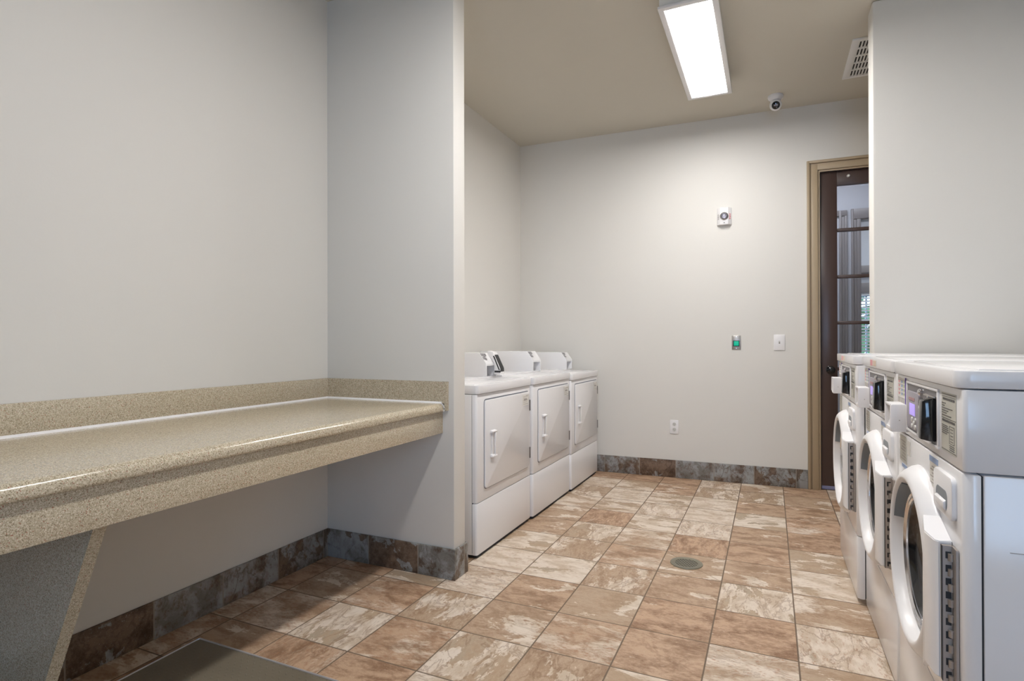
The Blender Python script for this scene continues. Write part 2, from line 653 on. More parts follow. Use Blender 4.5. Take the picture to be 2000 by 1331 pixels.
def casing_frame(bm, x0, x1, z1, wdt):
    """stepped casing with mitred top corners: nested strips of different depth; x0,x1,z1 are the outer edges"""
    for a, b, d in ((0.0, 0.22, 0.026), (0.22, 0.34, 0.012), (0.34, 0.84, 0.019), (0.84, 1.0, 0.008)):
        o, i = a * wdt, b * wdt
        bx(bm, x0 + o, x0 + i, -d, 0.0, 0, z1 - o, bev=0.002)
        bx(bm, x1 - i, x1 - o, -d, 0.0, 0, z1 - o, bev=0.002)
        bx(bm, x0 + i - 0.001, x1 - i + 0.001, -d, 0.0, z1 - i, z1 - o, bev=0.002)


casing_frame(cs, 0.262, DX1 + 0.09, 2.518, 0.088)
bx(cs, DX0 - 0.02, DX0, -0.004, 0.12, 0, DZ + 0.02)
bx(cs, DX1, DX1 + 0.02, -0.004, 0.12, 0, DZ + 0.02)
bx(cs, DX0, DX1, -0.004, 0.12, DZ, DZ + 0.02)
trim = struct('trim_1', cs, M['casing'], 'tan stepped casing around the brown glazed door')
trim.location = (0, bw(0), 0)
trim.rotation_euler = (0, 0, BWA)

door = bpy.data.objects.new('door_1', None)
COL.objects.link(door)
door['kind'] = 'structure'
door['label'] = 'dark brown door with a column of small glass panes'
door.location = (0, bw(0), 0)
door.rotation_euler = (0, 0, BWA)
DL, DR, YD0, YD1 = DX0 + 0.006, DX1 - 0.006, 0.022, 0.066
st = 0.112                        # stile width
bm = bmesh.new()
bx(bm, DL, DL + st, YD0, YD1, 0.03, DZ - 0.005, bev=0.003)
bx(bm, DR - st, DR, YD0, YD1, 0.03, DZ - 0.005, bev=0.003)
bx(bm, DL + st, DR - st, YD0, YD1, 2.322, DZ - 0.005, bev=0.003)
bx(bm, DL + st, DR - st, YD0, YD1, 0.03, 0.24, bev=0.003)
obj('stile_frame', bm, M['door'], door)
for zz in (1.982, 1.627, 1.276, 0.925, 0.575):
    box('glazing_bar', M['door'], door, DL + st, DR - st, YD0 + 0.006, YD1 - 0.006, zz - 0.013, zz + 0.013, bev=0.005)
cxm = (DL + DR) / 2
for zz0, zz1 in ((0.24, 2.322),):
    box('glazing_bar', M['door'], door, cxm - 0.013, cxm + 0.013, YD0 + 0.006, YD1 - 0.006, zz0, zz1, bev=0.005)
edges = [0.24, 0.575, 0.925, 1.276, 1.627, 1.982, 2.322]
for k in range(6):
    for a, b in ((DL + st, cxm - 0.013), (cxm + 0.013, DR - st)):
        box('glass_pane', M['glass'], door, a, b, 0.042, 0.046, edges[k] + 0.012, edges[k + 1] - 0.012)
bm = bmesh.new()
lathe(bm, [(0, 0.0), (0.030, 0.0), (0.031, 0.006), (0.024, 0.010), (0.012, 0.012), (0.011, 0.030), (0.022, 0.036), (0.029, 0.048), (0.026, 0.060), (0.012, 0.066), (0, 0.067)],
      '-y', (DL + 0.062, YD0, 0.918), 32)
obj('door_knob', bm, M['black'], door, label='round black door knob')
box('strike_plate', M['black'], door, DX0 - 0.004, DX0 + 0.006, 0.0, 0.03, 0.885, 0.955)
box('door_sweep', plain('sweep_blue_gray', (0.20, 0.21, 0.36, 1), 0.5), door, DL, DR, YD0 - 0.006, YD1, 0.004, 0.03, bev=0.002)
bm = bmesh.new()
lathe(bm, [(0, 0), (0.012, 0), (0.012, 0.006), (0.008, 0.012), (0, 0.014)], '-y', (0.546, YD0, 2.386), 20)
obj('door_stud', bm, M['key'], door, label='small pale stud at the top rail')

# ------------------------------------------------------------------ the rooms beyond the glass
sbox('wall_hall_left', M['hall_paint'], -1.2, -1.1, 5.1, 6.6, 0, ZC)
hw = bmesh.new()
bx(hw, -1.2, 0.42, 6.6, 6.72, 0, ZC)
bx(hw, 0.42, 0.45, 6.6, 6.72, 2.4, ZC)
bx(hw, 0.42, 0.83, 6.6, 6.72, 0, ZC)
bx(hw, 1.75, 4.0, 6.6, 6.72, 0, ZC)
bx(hw, 0.83, 1.75, 6.6, 6.72, 2.35, ZC)
struct('wall_hall', hw, M['hall_paint'])
tb = bmesh.new()
for a, b, d in ((0.640, 0.662, 0.03), (0.662, 0.690, 0.018), (0.690, 0.712, 0.026)):
    bx(tb, a, b, 6.6 - d, 6.6, 0, 2.455, bev=0.003)
bx(tb, -0.35, 0.712, 6.572, 6.6, 2.40, 2.455, bev=0.003)
struct('trim_2', tb, M['hall_trim'])
tb = bmesh.new()
for a, b, d in ((0.745, 0.766, 0.03), (0.766, 0.796, 0.018), (0.796, 0.830, 0.024)):
    bx(tb, a, b, 6.6 - d, 6.6, 0, 2.462, bev=0.003)
bx(tb, 0.796, 0.83, 6.6, 6.72, 0, 2.35)
bx(tb, 0.745, 1.84, 6.572, 6.6, 2.36, 2.462, bev=0.003)
bx(tb, 1.75, 1.84, 6.572, 6.6, 0, 2.36, bev=0.003)
struct('trim_3', tb, M['hall_trim'])
fw = bmesh.new()
bx(fw, -1.2, 0.85, 9.0, 9.12, 0, ZC)
bx(fw, 2.4, 4.0, 9.0, 9.12, 0, ZC)
bx(fw, 0.85, 2.4, 9.0, 9.12, 0, 0.55)
bx(fw, 0.85, 2.4, 9.0, 9.12, 1.80, ZC)
struct('wall_far_room', fw, M['hall_paint'])
sbox('wall_far_room_right', M['hall_paint'], 3.3, 3.42, 5.1, 9.1, 0, ZC)
sbox('wall_far_room_left', M['hall_paint'], -0.6, -0.5, 6.7, 9.1, 0, ZC)
tb = bmesh.new()
bx(tb, 0.85, 2.4, 8.94, 9.0, 1.80, 1.93, bev=0.004)
bx(tb, 0.85, 2.4, 8.90, 9.0, 2.06, 2.16, bev=0.004)
struct('trim_4', tb, M['hall_trim'])
wf = bmesh.new()
for a in (0.85, 1.187, 1.78, 2.38):
    bx(wf, a, a + 0.02, 9.03, 9.07, 0.55, 1.80)
bx(wf, 0.85, 2.4, 9.03, 9.07, 0.55, 0.60)
bx(wf, 0.85, 2.4, 9.03, 9.07, 1.75, 1.80)
wfo = struct('window_2', wf, M['hall_trim'])
bld = thing('window_blind', 'white slatted blind over a bright window seen through the door glass', 'blind', (0, 8.985, 0.58))
sl = bmesh.new()
z = 0.0
while z < 1.2:
    bx(sl, 0.86, 2.39, -0.012, 0.012, z, z + 0.021)
    z += 0.042
obj('slats', sl, M['blind'], bld, smooth=0)
box('headrail', M['blind'], bld, 0.86, 2.39, -0.02, 0.012, 1.18, 1.22)
# shrub outside that window
bm = bmesh.new()
rr = random.Random(9)
for k in range(800):
    c = Vector((rr.uniform(0.5, 2.6), rr.uniform(10.2, 10.9), rr.uniform(0.1, 2.3)))
    t = bmesh.new()
    bmesh.ops.create_icosphere(t, subdivisions=1, radius=rr.uniform(0.05, 0.11))
    merge(bm, t, Matrix.Translation(c) @ Matrix.Rotation(rr.uniform(0, 3), 4, 'X') @ Matrix.Diagonal((1, 1, 0.4, 1)))
tag(obj('shrub', bm, M['foliage'], None), 'green shrub outside the window behind the slatted blind', 'shrub')

# ------------------------------------------------------------------ folding counter
ctr = thing('counter', 'long beige speckled wall-hung folding counter with rounded front edge', 'counter', (0, 0, 0))
Y0C, Y1C = -0.9, YS
XF = -1.415
pts = []
# section in x,z: flat top with bullnose front
top, bot = 0.840, 0.799
pts.append((XL, bot))
for a in range(-90, 91, 15):
    r = (top - bot) / 2
    if a <= 0:
        pts.append((XF - 0.010 + 0.010 * math.cos(R(a)), bot + 0.010 + 0.010 * math.sin(R(a))))
for a in range(0, 91, 10):
    pts.append((XF - 0.024 + 0.024 * math.cos(R(a)), top - 0.024 + 0.024 * math.sin(R(a))))
pts.append((XL, top))
bm = bmesh.new()
prism(bm, pts, 1, Y0C, Y1C - 0.001)
obj('countertop', bm, M['laminate'], ctr)
bm = bmesh.new()
bx(bm, XL, -1.4535, Y0C, Y1C - 0.003, 0.782, 0.7983)
bx(bm, -1.454, -1.434, Y0C, Y1C - 0.003, 0.696, 0.7985, bev=0.0008)
obj('apron', bm, M['laminate'], ctr)
box('end_strip', M['laminate'], ctr, -1.4545, -1.433, Y1C - 0.0055, Y1C - 0.0005, 0.696, 0.799)
box('backsplash', M['laminate'], ctr, XL, XL + 0.019, Y0C, Y1C - 0.001, 0.8405, 0.944, bev=0.0008)
bm = bmesh.new()
prism(bm, [(XL + 0.019, 0.8405), (XF + 0.0015, 0.8405), (XF + 0.0015, 0.808), (XF + 0.012, 0.808), (XF + 0.012, 0.944), (XL + 0.019, 0.944)], 1, Y1C - 0.019, Y1C - 0.0005)
obj('side_splash', bm, M['laminate'], ctr)
box('splash_edge_strip', M['laminate'], ctr, XF + 0.0122, XF + 0.0145, Y1C - 0.019, Y1C - 0.0005, 0.806, 0.944)
bm = bmesh.new()
prism(bm, [(XL + 0.019, top), (XL + 0.026, top), (XL + 0.019, top + 0.008)], 1, Y0C, Y1C - 0.019)
prism(bm, [(Y1C - 0.019, top), (Y1C - 0.027, top), (Y1C - 0.019, top + 0.008)], 0, XL + 0.019, XF - 0.012)
# caulk turning down over the bullnose
for a in range(0, 90, 10):
    p0 = (XF - 0.024 + 0.024 * math.cos(R(a)), top - 0.024 + 0.024 * math.sin(R(a)))
    bx(bm, p0[0] - 0.003, p0[0] + 0.003, Y1C - 0.026, Y1C - 0.0185, p0[1] - 0.003, p0[1] + 0.003)
bx(bm, XF - 0.002, XF + 0.003, Y1C - 0.026, Y1C - 0.0185, 0.803, top - 0.022)
obj('caulk_line', bm, M['caulk'], ctr, label='white caulk along the backsplash')

sup = thing('counter_support', 'angled speckled panel bracing the underside of the folding counter', 'support panel', (0, 0.86, 0))
bm = bmesh.new()
TP, BT = -1.462, -1.815
prism(bm, [(XL + 0.012, 0.0), (BT, 0.0), (-1.812, 0.06), (TP, 0.7815), (XL + 0.001, 0.7815), (XL + 0.001, BH), (XL + 0.012, BH)], 1, -0.016, 0.016)
obj('panel', bm, M['laminate'], sup)
bm = bmesh.new()
prism(bm, [(BT, 0.0), (BT + 0.003, 0.0), (-1.809, 0.06), (TP + 0.003, 0.7815), (TP, 0.7815), (-1.812, 0.06)], 1, -0.0165, 0.0165)
obj('edge_strip', bm, M['laminate'], sup)

# ------------------------------------------------------------------ steel floor plate
pl = thing('floor_plate', 'diamond-pattern metal floor plate below the folding counter', 'floor plate', (-1.972, 0.55, 0))
PLX, PLY = 1.05, 0.925
box('plate', M['plate'], pl, 0.006, PLX - 0.006, 0, PLY - 0.006, 0.001, 0.011)
bm = bmesh.new()
bx(bm, 0, PLX, PLY - 0.007, PLY, 0.001, 0.014, bev=0.0015)
bx(bm, 0, 0.006, 0, PLY - 0.0065, 0.001, 0.014, bev=0.0015)
bx(bm, PLX - 0.006, PLX, 0, PLY - 0.0065, 0.001, 0.014, bev=0.0015)
obj('edge_frame', bm, M['edge_metal'], pl, label='bright metal edging')

# ------------------------------------------------------------------ floor drain
dr = thing('floor_drain', 'round bronze slotted drain grate set in the tile floor', 'drain', (-0.392, 3.010, 0))
bm = bmesh.new()
lathe(bm, [(0.055, 0.0005), (0.080, 0.0005), (0.079, 0.004), (0.058, 0.0045), (0.055, 0.003)], 'z', (0, 0, 0), 56, closed=True)
obj('rim', bm, M['drain'], dr)
bm = bmesh.new()
lathe(bm, [(0, 0.0010), (0.056, 0.0010), (0.056, 0.0005), (0, 0.0005)], 'z', (0, 0, 0), 40)
obj('well', bm, M['black_matte'], dr)
bm = bmesh.new()
stp = 0.0140
for i in range(-6, 7):
    h = math.sqrt(max(0, 0.057 ** 2 - (i * stp) ** 2))
    if h > 0.004:
        bx(bm, i * stp - 0.0028, i * stp + 0.0028, -h, h, 0.0017, 0.0022)
        bx(bm, -h, h, i * stp - 0.0028, i * stp + 0.0028, 0.0017, 0.00215)
t = bmesh.new()
me_t = bpy.data.meshes.new('t')
bm.to_mesh(me_t)
t.from_mesh(me_t)
bm.free()
bm = bmesh.new()
merge(bm, t, Matrix.Rotation(R(35), 4, 'Z'))
obj('grate', bm, M['drain'], dr, smooth=0)
# cut joints running from the drain to the corners of its tile
GL = plain('grout_line', srgb(150, 128, 108), 0.8)
for cx_, cy_ in ((-0.5116, 3.146), (-0.2116, 3.146), (-0.5116, 2.846), (-0.2116, 2.846)):
    bm = bmesh.new()
    v = Vector((cx_ + 0.392, cy_ - 3.010, 0))
    L = v.length
    d = v.normalized()
    t = bmesh.new()
    bmesh.ops.create_cube(t, size=1)
    ang = math.atan2(d.y, d.x)
    merge(bm, t, Matrix.Translation((d.x * (0.079 + L) / 2, d.y * (0.079 + L) / 2, 0.0003)) @ Matrix.Rotation(ang, 4, 'Z') @ Matrix.Diagonal((L - 0.079, 0.0022, 0.0006, 1)))
    obj('cut_joint', bm, GL, dr, smooth=0)

# ------------------------------------------------------------------ washers
WW, WD = 0.668, 0.75


def ring_rect(bm, x0, x1, y0, y1, z0, z1, t):
    """picture-frame bar around a rectangle in the y-z plane"""
    bx(bm, x0, x1, y0 - t, y1 + t, z1, z1 + t, bev=0.001)
    bx(bm, x0, x1, y0 - t, y1 + t, z0 - t, z0, bev=0.001)
    bx(bm, x0, x1, y0 - t, y0, z0, z1, bev=0.001)
    bx(bm, x0, x1, y1, y1 + t, z0, z1, bev=0.001)


def disc_plate(bm, x0, x1, y0, y1, z0, z1, rc, corners=('tl', 'tr', 'bl', 'br'), bev=0.0):
    """rectangle in the y-z plane with rounded corners, thickness along x"""
    pts = []
    for nm, cy_, cz_, a0 in (('br', y1 - rc, z0 + rc, -90), ('tr', y1 - rc, z1 - rc, 0), ('tl', y0 + rc, z1 - rc, 90), ('bl', y0 + rc, z0 + rc, 180)):
        if nm in corners:
            for k in range(7):
                a = R(a0 + 15 * k)
                pts.append((cy_ + rc * math.cos(a), cz_ + rc * math.sin(a)))
        else:
            pts.append(({'br': y1, 'tr': y1, 'tl': y0, 'bl': y0}[nm], {'br': z0, 'tr': z1, 'tl': z1, 'bl': z0}[nm]))
    prism(bm, pts, 0, x0, x1, bev=bev)


def vert_round(bm, x0, x1, y0, y1, z0, z1, r):
    """box whose two front (x0) vertical edges are rounded"""
    pts = [(x1, y0)]
    for k in range(7):
        a = R(270 - 15 * k)
        pts.append((x0 + r + r * math.cos(a), y0 + r + r * math.sin(a)))
    for k in range(7):
        a = R(180 - 15 * k)
        pts.append((x0 + r + r * math.cos(a), y1 - r + r * math.sin(a)))
    pts.append((x1, y1))
    t = bmesh.new()
    v0 = [t.verts.new((p[0], p[1], z0)) for p in pts]
    v1 = [t.verts.new((p[0], p[1], z1)) for p in pts]
    n = len(pts)
    t.faces.new(v0)
    t.faces.new(v1)
    for i in range(n):
        t.faces.new((v0[i], v0[(i + 1) % n], v1[(i + 1) % n], v1[i]))
    bmesh.ops.recalc_face_normals(t, faces=t.faces[:])
    es = [e for e in t.edges if abs(e.verts[0].co.z - e.verts[1].co.z) < 1e-6]
    bmesh.ops.bevel(t, geom=es, offset=0.003, segments=2, profile=0.5, affect='EDGES')
    merge(bm, t)


def bore(bm, cy_, cz_, r):
    """cut the round door opening through a front panel"""
    me = bpy.data.meshes.new('tmp_panel')
    bm.to_mesh(me)
    bm.free()
    a = bpy.data.objects.new('tmp_panel', me)
    cb = bmesh.new()
    lathe(cb, [(0, -0.1), (r, -0.1), (r, 0.1), (0, 0.1)], '-x', (0, cy_, cz_), 72)
    mc = bpy.data.meshes.new('tmp_cut')
    cb.to_mesh(mc)
    cb.free()
    c = bpy.data.objects.new('tmp_cut', mc)
    COL.objects.link(a)
    COL.objects.link(c)
    md = a.modifiers.new('cut', 'BOOLEAN')
    md.operation = 'DIFFERENCE'
    md.object = c
    md.solver = 'EXACT'
    res = bpy.data.meshes.new_from_object(a.evaluated_get(bpy.context.evaluated_depsgraph_get()))
    out = bmesh.new()
    out.from_mesh(res)
    bpy.data.objects.remove(a)
    bpy.data.objects.remove(c)
    bpy.data.meshes.remove(res)
    return out


def make_washer(loc, label):
    w = thing('washing_machine', label, 'washing machine', loc, 0, 'front loading washers')
    E, PLS = M['enamel'], M['plastic']
    bm = bmesh.new()
    bx(bm, 0.033, WD, 0, WW, 0.022, 0.853, bev=0.003)
    bx(bm, 0.104, WD, 0.001, WW - 0.001, 0.8535, 1.029, bev=0.002)
    obj('cabinet', bm, E, w)
    box('cabinet_gap', M['dark_gap'], w, 0.0285, 0.036, 0.003, WW - 0.003, 0.03, 0.850)
    box('side_lance', M['ink_light'], w, 0.075, 0.145, -0.0006, 0.001, 0.7005, 0.7020)
    # lower service panel and upper front panel
    bm = bmesh.new()
    vert_round(bm, 0.0, 0.029, 0.0, WW, 0.025, 0.290, 0.020)
    obj('lower_panel', bm, E, w)
    bm = bmesh.new()
    vert_round(bm, 0.0, 0.029, 0.0, WW, 0.2935, 0.853, 0.020)
    obj('front_panel', bore(bm, 0.356, 0.553, 0.190), E, w)
    for yy in (0.05, WW - 0.05):
        for xx in (0.06, WD - 0.06):
            bm = bmesh.new()
            lathe(bm, [(0, 0.0), (0.022, 0.0), (0.022, 0.010), (0.010, 0.012), (0.010, 0.024), (0, 0.024)], 'z', (xx, yy, 0.0), 20)
            obj('foot', bm, M['black_matte'], w)
    # lid
    bm = bmesh.new()
    vert_round(bm, -0.012, WD, 0.0, WW, 1.031, 1.068, 0.030)
    bx(bm, 0.035, WD - 0.03, 0.035, WW - 0.035, 1.064, 1.071, bev=0.0032)
    obj('lid', bm, E, w)
    # control console
    con = bmesh.new()
    vert_round(con, 0.0, 0.103, 0.0, WW, 0.857, 1.028, 0.010)
    con = obj('control_console', con, E, w)
    bm = bmesh.new()
    ring_rect(bm, -0.0045, 0.001, 0.188, 0.514, 0.880, 1.009, 0.007)
    obj('bezel', bm, PLS, con)
    box('display_panel', M['gray_panel'], con, -0.0015, 0.001, 0.188, 0.514, 0.880, 1.009)
    bm = bmesh.new()
    disc_plate(bm, -0.006, 0.0, 0.362, 0.500, 0.886, 0.990, 0.010, bev=0.001)
    obj('keypad', bm, M['keypad'], con)
    box('screen', M['screen'], con, -0.0075, -0.0055, 0.400, 0.462, 0.925, 0.957)
    box('status_strip', M['sticker_dim'], con, -0.0072, -0.0055, 0.405, 0.470, 0.966, 0.974)
    bm = bmesh.new()
    for a, b in ((0.395, 0.914), (0.432, 0.914), (0.413, 0.905), (0.395, 0.896), (0.432, 0.896)):
        lathe(bm, [(0, 0), (0.007, 0), (0.006, 0.003), (0, 0.0035)], '-x', (-0.0058, a, b), 14)
    obj('keys', bm, M['key'], con)
    bm = bmesh.new()
    lathe(bm, [(0, 0), (0.009, 0), (0.009, 0.006), (0.005, 0.010), (0, 0.011)], '-x', (-0.001, 0.345, 0.996), 20)
    obj('key_lock', bm, M['chrome'], con)
    # card reader: black wedge standing proud of the panel with a chrome surround
    bm = bmesh.new()
    prism(bm, [(0.0, 0.888), (-0.010, 0.886), (-0.0335, 0.892), (-0.030, 0.985), (-0.010, 0.992), (0.0, 0.990)], 1, 0.203, 0.243, bev=0.003, seg=2)
    # points above are (x, z)
    obj('card_reader', bm, M['black'], con, label='glossy black card reader')
    bm = bmesh.new()
    prism(bm, [(0.0, 0.884), (-0.012, 0.886), (-0.010, 0.994), (0.0, 0.994)], 1, 0.243, 0.256, bev=0.001)
    bx(bm, -0.008, 0.0, 0.203, 0.300, 0.992, 0.996, bev=0.001)
    obj('reader_surround', bm, M['steel'], con)
    # instruction label (illegibly small print in the photo: ruled as lines)
    box('instruction_label', M['label'], con, -0.0012, 0.001, 0.046, 0.158, 0.880, 1.013)
    bm = bmesh.new()

    def ln(a, b, zz, t=0.0022):
        bx(bm, -0.0018, -0.001, 0.158 - b, 0.158 - a, zz - t / 2, zz + t / 2)
    ln(0.004, 0.108, 1.0095, 0.0015)
    ln(0.004, 0.108, 1.0045, 0.0012)
    for q in range(11):
        ln(0.012 + q * 0.0085, 0.018 + q * 0.0085, 0.9985, 0.0052)
    for zz, ll in ((0.9885, 0.03), (0.983, 0.02), (0.9775, 0.082), (0.972, 0.05), (0.9665, 0.036), (0.961, 0.072)):
        ln(0.004, 0.004 + ll, zz)
    ln(0.002, 0.110, 0.955, 0.0016)
    for q in range(12):
        ln(0.006 + q * 0.0084, 0.012 + q * 0.0084, 0.949, 0.0052)
    for zz, ll in ((0.938, 0.045), (0.9335, 0.05), (0.929, 0.05), (0.9245, 0.052), (0.920, 0.04)):
        ln(0.004, 0.004 + ll, zz)
    ln(0.062, 0.100, 0.940, 0.0012); ln(0.062, 0.100, 0.902, 0.0012)
    bx(bm, -0.0018, -0.001, 0.158 - 0.063, 0.158 - 0.062, 0.902, 0.940)
    bx(bm, -0.0018, -0.001, 0.158 - 0.100, 0.158 - 0.099, 0.902, 0.940)
    for zz in (0.934, 0.927, 0.920, 0.913, 0.907):
        ln(0.070, 0.090, zz, 0.0016)
    for zz in (0.897, 0.8925, 0.888):
        ln(0.064, 0.100, zz)
    ln(0.002, 0.110, 0.8835, 0.0014)
    obj('label_print', bm, M['ink'], con, smooth=0)
    # colour chart sticker
    stk = box('chart_sticker', M['label_white'], con, -0.0012, 0.001, 0.546, 0.654, 0.938, 1.020)
    bm = bmesh.new()
    bx(bm, -0.0025, 0.001, 0.541, 0.546, 0.936, 1.022)
    obj('sticker_edge', bm, M['sticker_edge'], stk)
    for nm, mm, a in (('pink_row', 'sticker_pink', 0.632), ('blue_row', 'sticker_blue', 0.594), ('green_row', 'sticker_green', 0.566)):
        bm = bmesh.new()
        for q in range(4):
            bx(bm, -0.0018, -0.001, a - 0.008, a + 0.008, 0.968 + q * 0.012, 0.975 + q * 0.012)
        obj(nm, bm, M[mm], stk, smooth=0)
    bm = bmesh.new()
    for q in range(6):
        bx(bm, -0.0018, -0.001, 0.556 + q * 0.016, 0.563 + q * 0.016, 0.944, 0.960)
    for q in range(5):
        bx(bm, -0.0018, -0.001, 0.556, 0.645, 1.0125 - q * 0.0135, 1.0135 - q * 0.0135)
    obj('sticker_print', bm, M['ink_light'], stk, smooth=0)
    # coin cup standing out from the console
    bm = bmesh.new()
    y0, y1, z0, z1 = 0.536, 0.628, 0.862, 0.944
    prism(bm, [(0.0, z0), (-0.036, z0 + 0.002), (-0.041, z0 + 0.012), (-0.040, z1 - 0.004), (-0.036, z1), (0.0, z1)], 1, y0, y0 + 0.012, bev=0.002)
    prism(bm, [(0.0, z0), (-0.036, z0 + 0.002), (-0.041, z0 + 0.012), (-0.040, z1 - 0.004), (-0.036, z1), (0.0, z1)], 1, y1 - 0.006, y1, bev=0.001)
    bx(bm, -0.040, 0.0, y0 + 0.006, y1 - 0.003, z1 - 0.006, z1, bev=0.001)
    bx(bm, -0.038, 0.0, y0 + 0.006, y1 - 0.003, z0, z0 + 0.012, bev=0.001)
    t = bmesh.new()
    prism(bm, [(-0.036, z0 + 0.010), (-0.032, z0 + 0.010), (-0.004, z1 - 0.004), (-0.008, z1 - 0.004)], 1, y0 + 0.010, y1 - 0.005)
    t.free()
    cup = obj('coin_cup', bm, M['plastic'], con)
    bm = bmesh.new()
    lathe(bm, [(0, 0), (0.0018, 0), (0.0015, 0.001), (0, 0.001)], '-y', (-0.018, y0, 0.897), 10)
    obj('screw', bm, M['ink_light'], cup)

    # ---- door: flared white ring with recessed glass bowl
    dy, dz = 0.356, 0.553
    dpar = bpy.data.objects.new('door', None)
    COL.objects.link(dpar)
    dpar.parent = w
    dpar.location = (0, dy, dz)
    bm = bmesh.new()
    # (radius, outward distance)
    lathe(bm, [(0.246, 0.000), (0.243, 0.010), (0.232, 0.026), (0.222, 0.035), (0.212, 0.039), (0.205, 0.038), (0.201, 0.033), (0.197, 0.018), (0.191, 0.000), (0.184, -0.004),
               (0.184, -0.010), (0.244, -0.004)], '-x', (0, 0, 0), 96, closed=True)
    obj('ring', bm, M['plastic'], dpar, smooth=55)
    bm = bmesh.new()
    for rr_, a in ((0.187, 0.004), (0.175, 0.009), (0.162, 0.008)):
        lathe(bm, [(rr_, a - 0.010), (rr_ - 0.002, a), (rr_ - 0.005, a + 0.003), (rr_ - 0.009, a), (rr_ - 0.010, a - 0.010)], '-x', (0, 0, 0), 80, closed=True)
    obj('trim_ring', bm, M['chrome'], dpar)
    bm = bmesh.new()
    lathe(bm, [(0.188, -0.004), (0.164, 0.002), (0.152, 0.004), (0.147, -0.006), (0.188, -0.006)], '-x', (0, 0, 0), 80)
    obj('gasket', bm, M['rubber_and_shadow'], dpar)
    bm = bmesh.new()
    lathe(bm, [(0.150, 0.003), (0.140, -0.008), (0.125, -0.017), (0.060, -0.0265), (0, -0.0275)], '-x', (0, 0, 0), 80)
    obj('glass_bowl', bm, M['black'], dpar)
    # handle pocket inside the ring, upper far side
    bm = bmesh.new()
    t = bmesh.new()
    ar, rows = [], []
    for k in range(9):
        a = R(18 + k * 6.0)             # measured from +y (far side) upwards
        rows.append([(math.cos(a) * rr_, math.sin(a) * rr_, xx) for rr_, xx in ((0.1995, -0.031), (0.1950, -0.014), (0.1895, -0.001), (0.176, -0.006))])
    vs = [[t.verts.new((p[2], p[0], p[1])) for p in row] for row in rows]
    for i in range(len(vs) - 1):
        for j in range(3):
            t.faces.new((vs[i][j], vs[i + 1][j], vs[i + 1][j + 1], vs[i][j + 1]))
    bmesh.ops.recalc_face_normals(t, faces=t.faces[:])
    bmesh.ops.solidify(t, geom=t.faces[:], thickness=0.003)
    merge(bm, t)
    obj('handle_pocket', bm, M['recess'], dpar)
    # hinge cover and piano hinge on the near side
    bm = bmesh.new()
    t = bmesh.new()
    zs = (-0.165, 0.135)
    prof = [(-0.001, -0.275), (-0.026, -0.285), (-0.034, -0.276), (-0.040, -0.215), (-0.036, -0.18), (-0.001, -0.18)]
    v0 = [t.verts.new((p[0], p[1], zs[0] + (0.0 if p[1] < -0.2 else -0.03))) for p in prof]
    v1 = [t.verts.new((p[0], p[1], zs[1] + (0.0 if p[1] < -0.2 else 0.03))) for p in prof]
    t.faces.new(v0); t.faces.new(v1)
    for i in range(6):
        t.faces.new((v0[i], v0[(i + 1) % 6], v1[(i + 1) % 6], v1[i]))
    bmesh.ops.recalc_face_normals(t, faces=t.faces[:])
    bmesh.ops.bevel(t, geom=t.edges[:], offset=0.002, segments=2, affect='EDGES')
    merge(bm, t)
    obj('hinge_cover', bm, M['plastic'], dpar)
    bm = bmesh.new()
    bx(bm, -0.024, -0.001, -0.297, -0.287, -0.165, 0.130)
    bx(bm, -0.006, -0.001, -0.325, -0.287, -0.165, 0.130)
    z = -0.165
    hinge = obj('hinge', bm, M['hinge_steel'], dpar, label='steel piano hinge')
    bm = bmesh.new()
    k = 0
    while z < 0.125:
        if k % 2 == 0:
            lathe(bm, [(0, 0), (0.0065, 0), (0.0065, 0.0155), (0, 0.0155)], 'z', (-0.008, -0.300, z), 14)
        z += 0.0165
        k += 1
    obj('knuckles', bm, M['hinge_steel'], hinge)
    bm = bmesh.new()
    bx(bm, -0.0245, -0.0232, -0.2972, -0.2868, -0.165, 0.130)
    z = -0.158
    while z < 0.125:
        bx(bm, -0.018, -0.008, -0.2978, -0.2968, z, z + 0.015)
        z += 0.0290
    obj('hinge_slots', bm, M['black_matte'], hinge, smooth=0)

    # detergent drawer
    bm = bmesh.new()
    disc_plate(bm, -0.010, 0.004, 0.046, 0.196, 0.738, 0.832, 0.016, bev=0.003)
    dw = obj('detergent_drawer', bm, M['plastic'], w)
    bm = bmesh.new()
    disc_plate(bm, -0.0106, -0.0098, 0.078, 0.170, 0.752, 0.796, 0.018)
    obj('finger_recess', bm, M['recess'], dw)
    bm = bmesh.new()
    prism(bm, [(-0.0098, 0.752), (-0.0155, 0.757), (-0.016, 0.772), (-0.0098, 0.776)], 1, 0.086, 0.162, bev=0.0015)
    obj('finger_lip', bm, M['plastic'], dw)
    # paper labels on the front panel
    lb = box('rating_label', M['label'], w, -0.0012, 0.0, 0.535, 0.625, 0.768, 0.846)
    bm = bmesh.new()
    for q in range(7):
        bx(bm, -0.0017, -0.001, 0.548, 0.612 - (q % 3) * 0.012, 0.776 + q * 0.009, 0.7785 + q * 0.009)
    obj('label_print', bm, M['ink_light'], lb, smooth=0)
    lb = box('notice_sticker', M['label_white'], w, -0.0012, 0.0, 0.192, 0.270, 0.770, 0.846)
    box('blue_heading', M['sticker_blue'], lb, -0.0018, -0.001, 0.192, 0.270, 0.832, 0.846)
    bm = bmesh.new()
    for q in range(6):
        bx(bm, -0.0017, -0.001, 0.200, 0.262 - (q % 2) * 0.014, 0.780 + q * 0.008, 0.7825 + q * 0.008)
    obj('label_print', bm, M['ink_light'], lb, smooth=0)
    box('small_blue_sticker', M['sticker_blue'], w, -0.0012, 0.0, 0.535, 0.600, 0.752, 0.762)
    return w


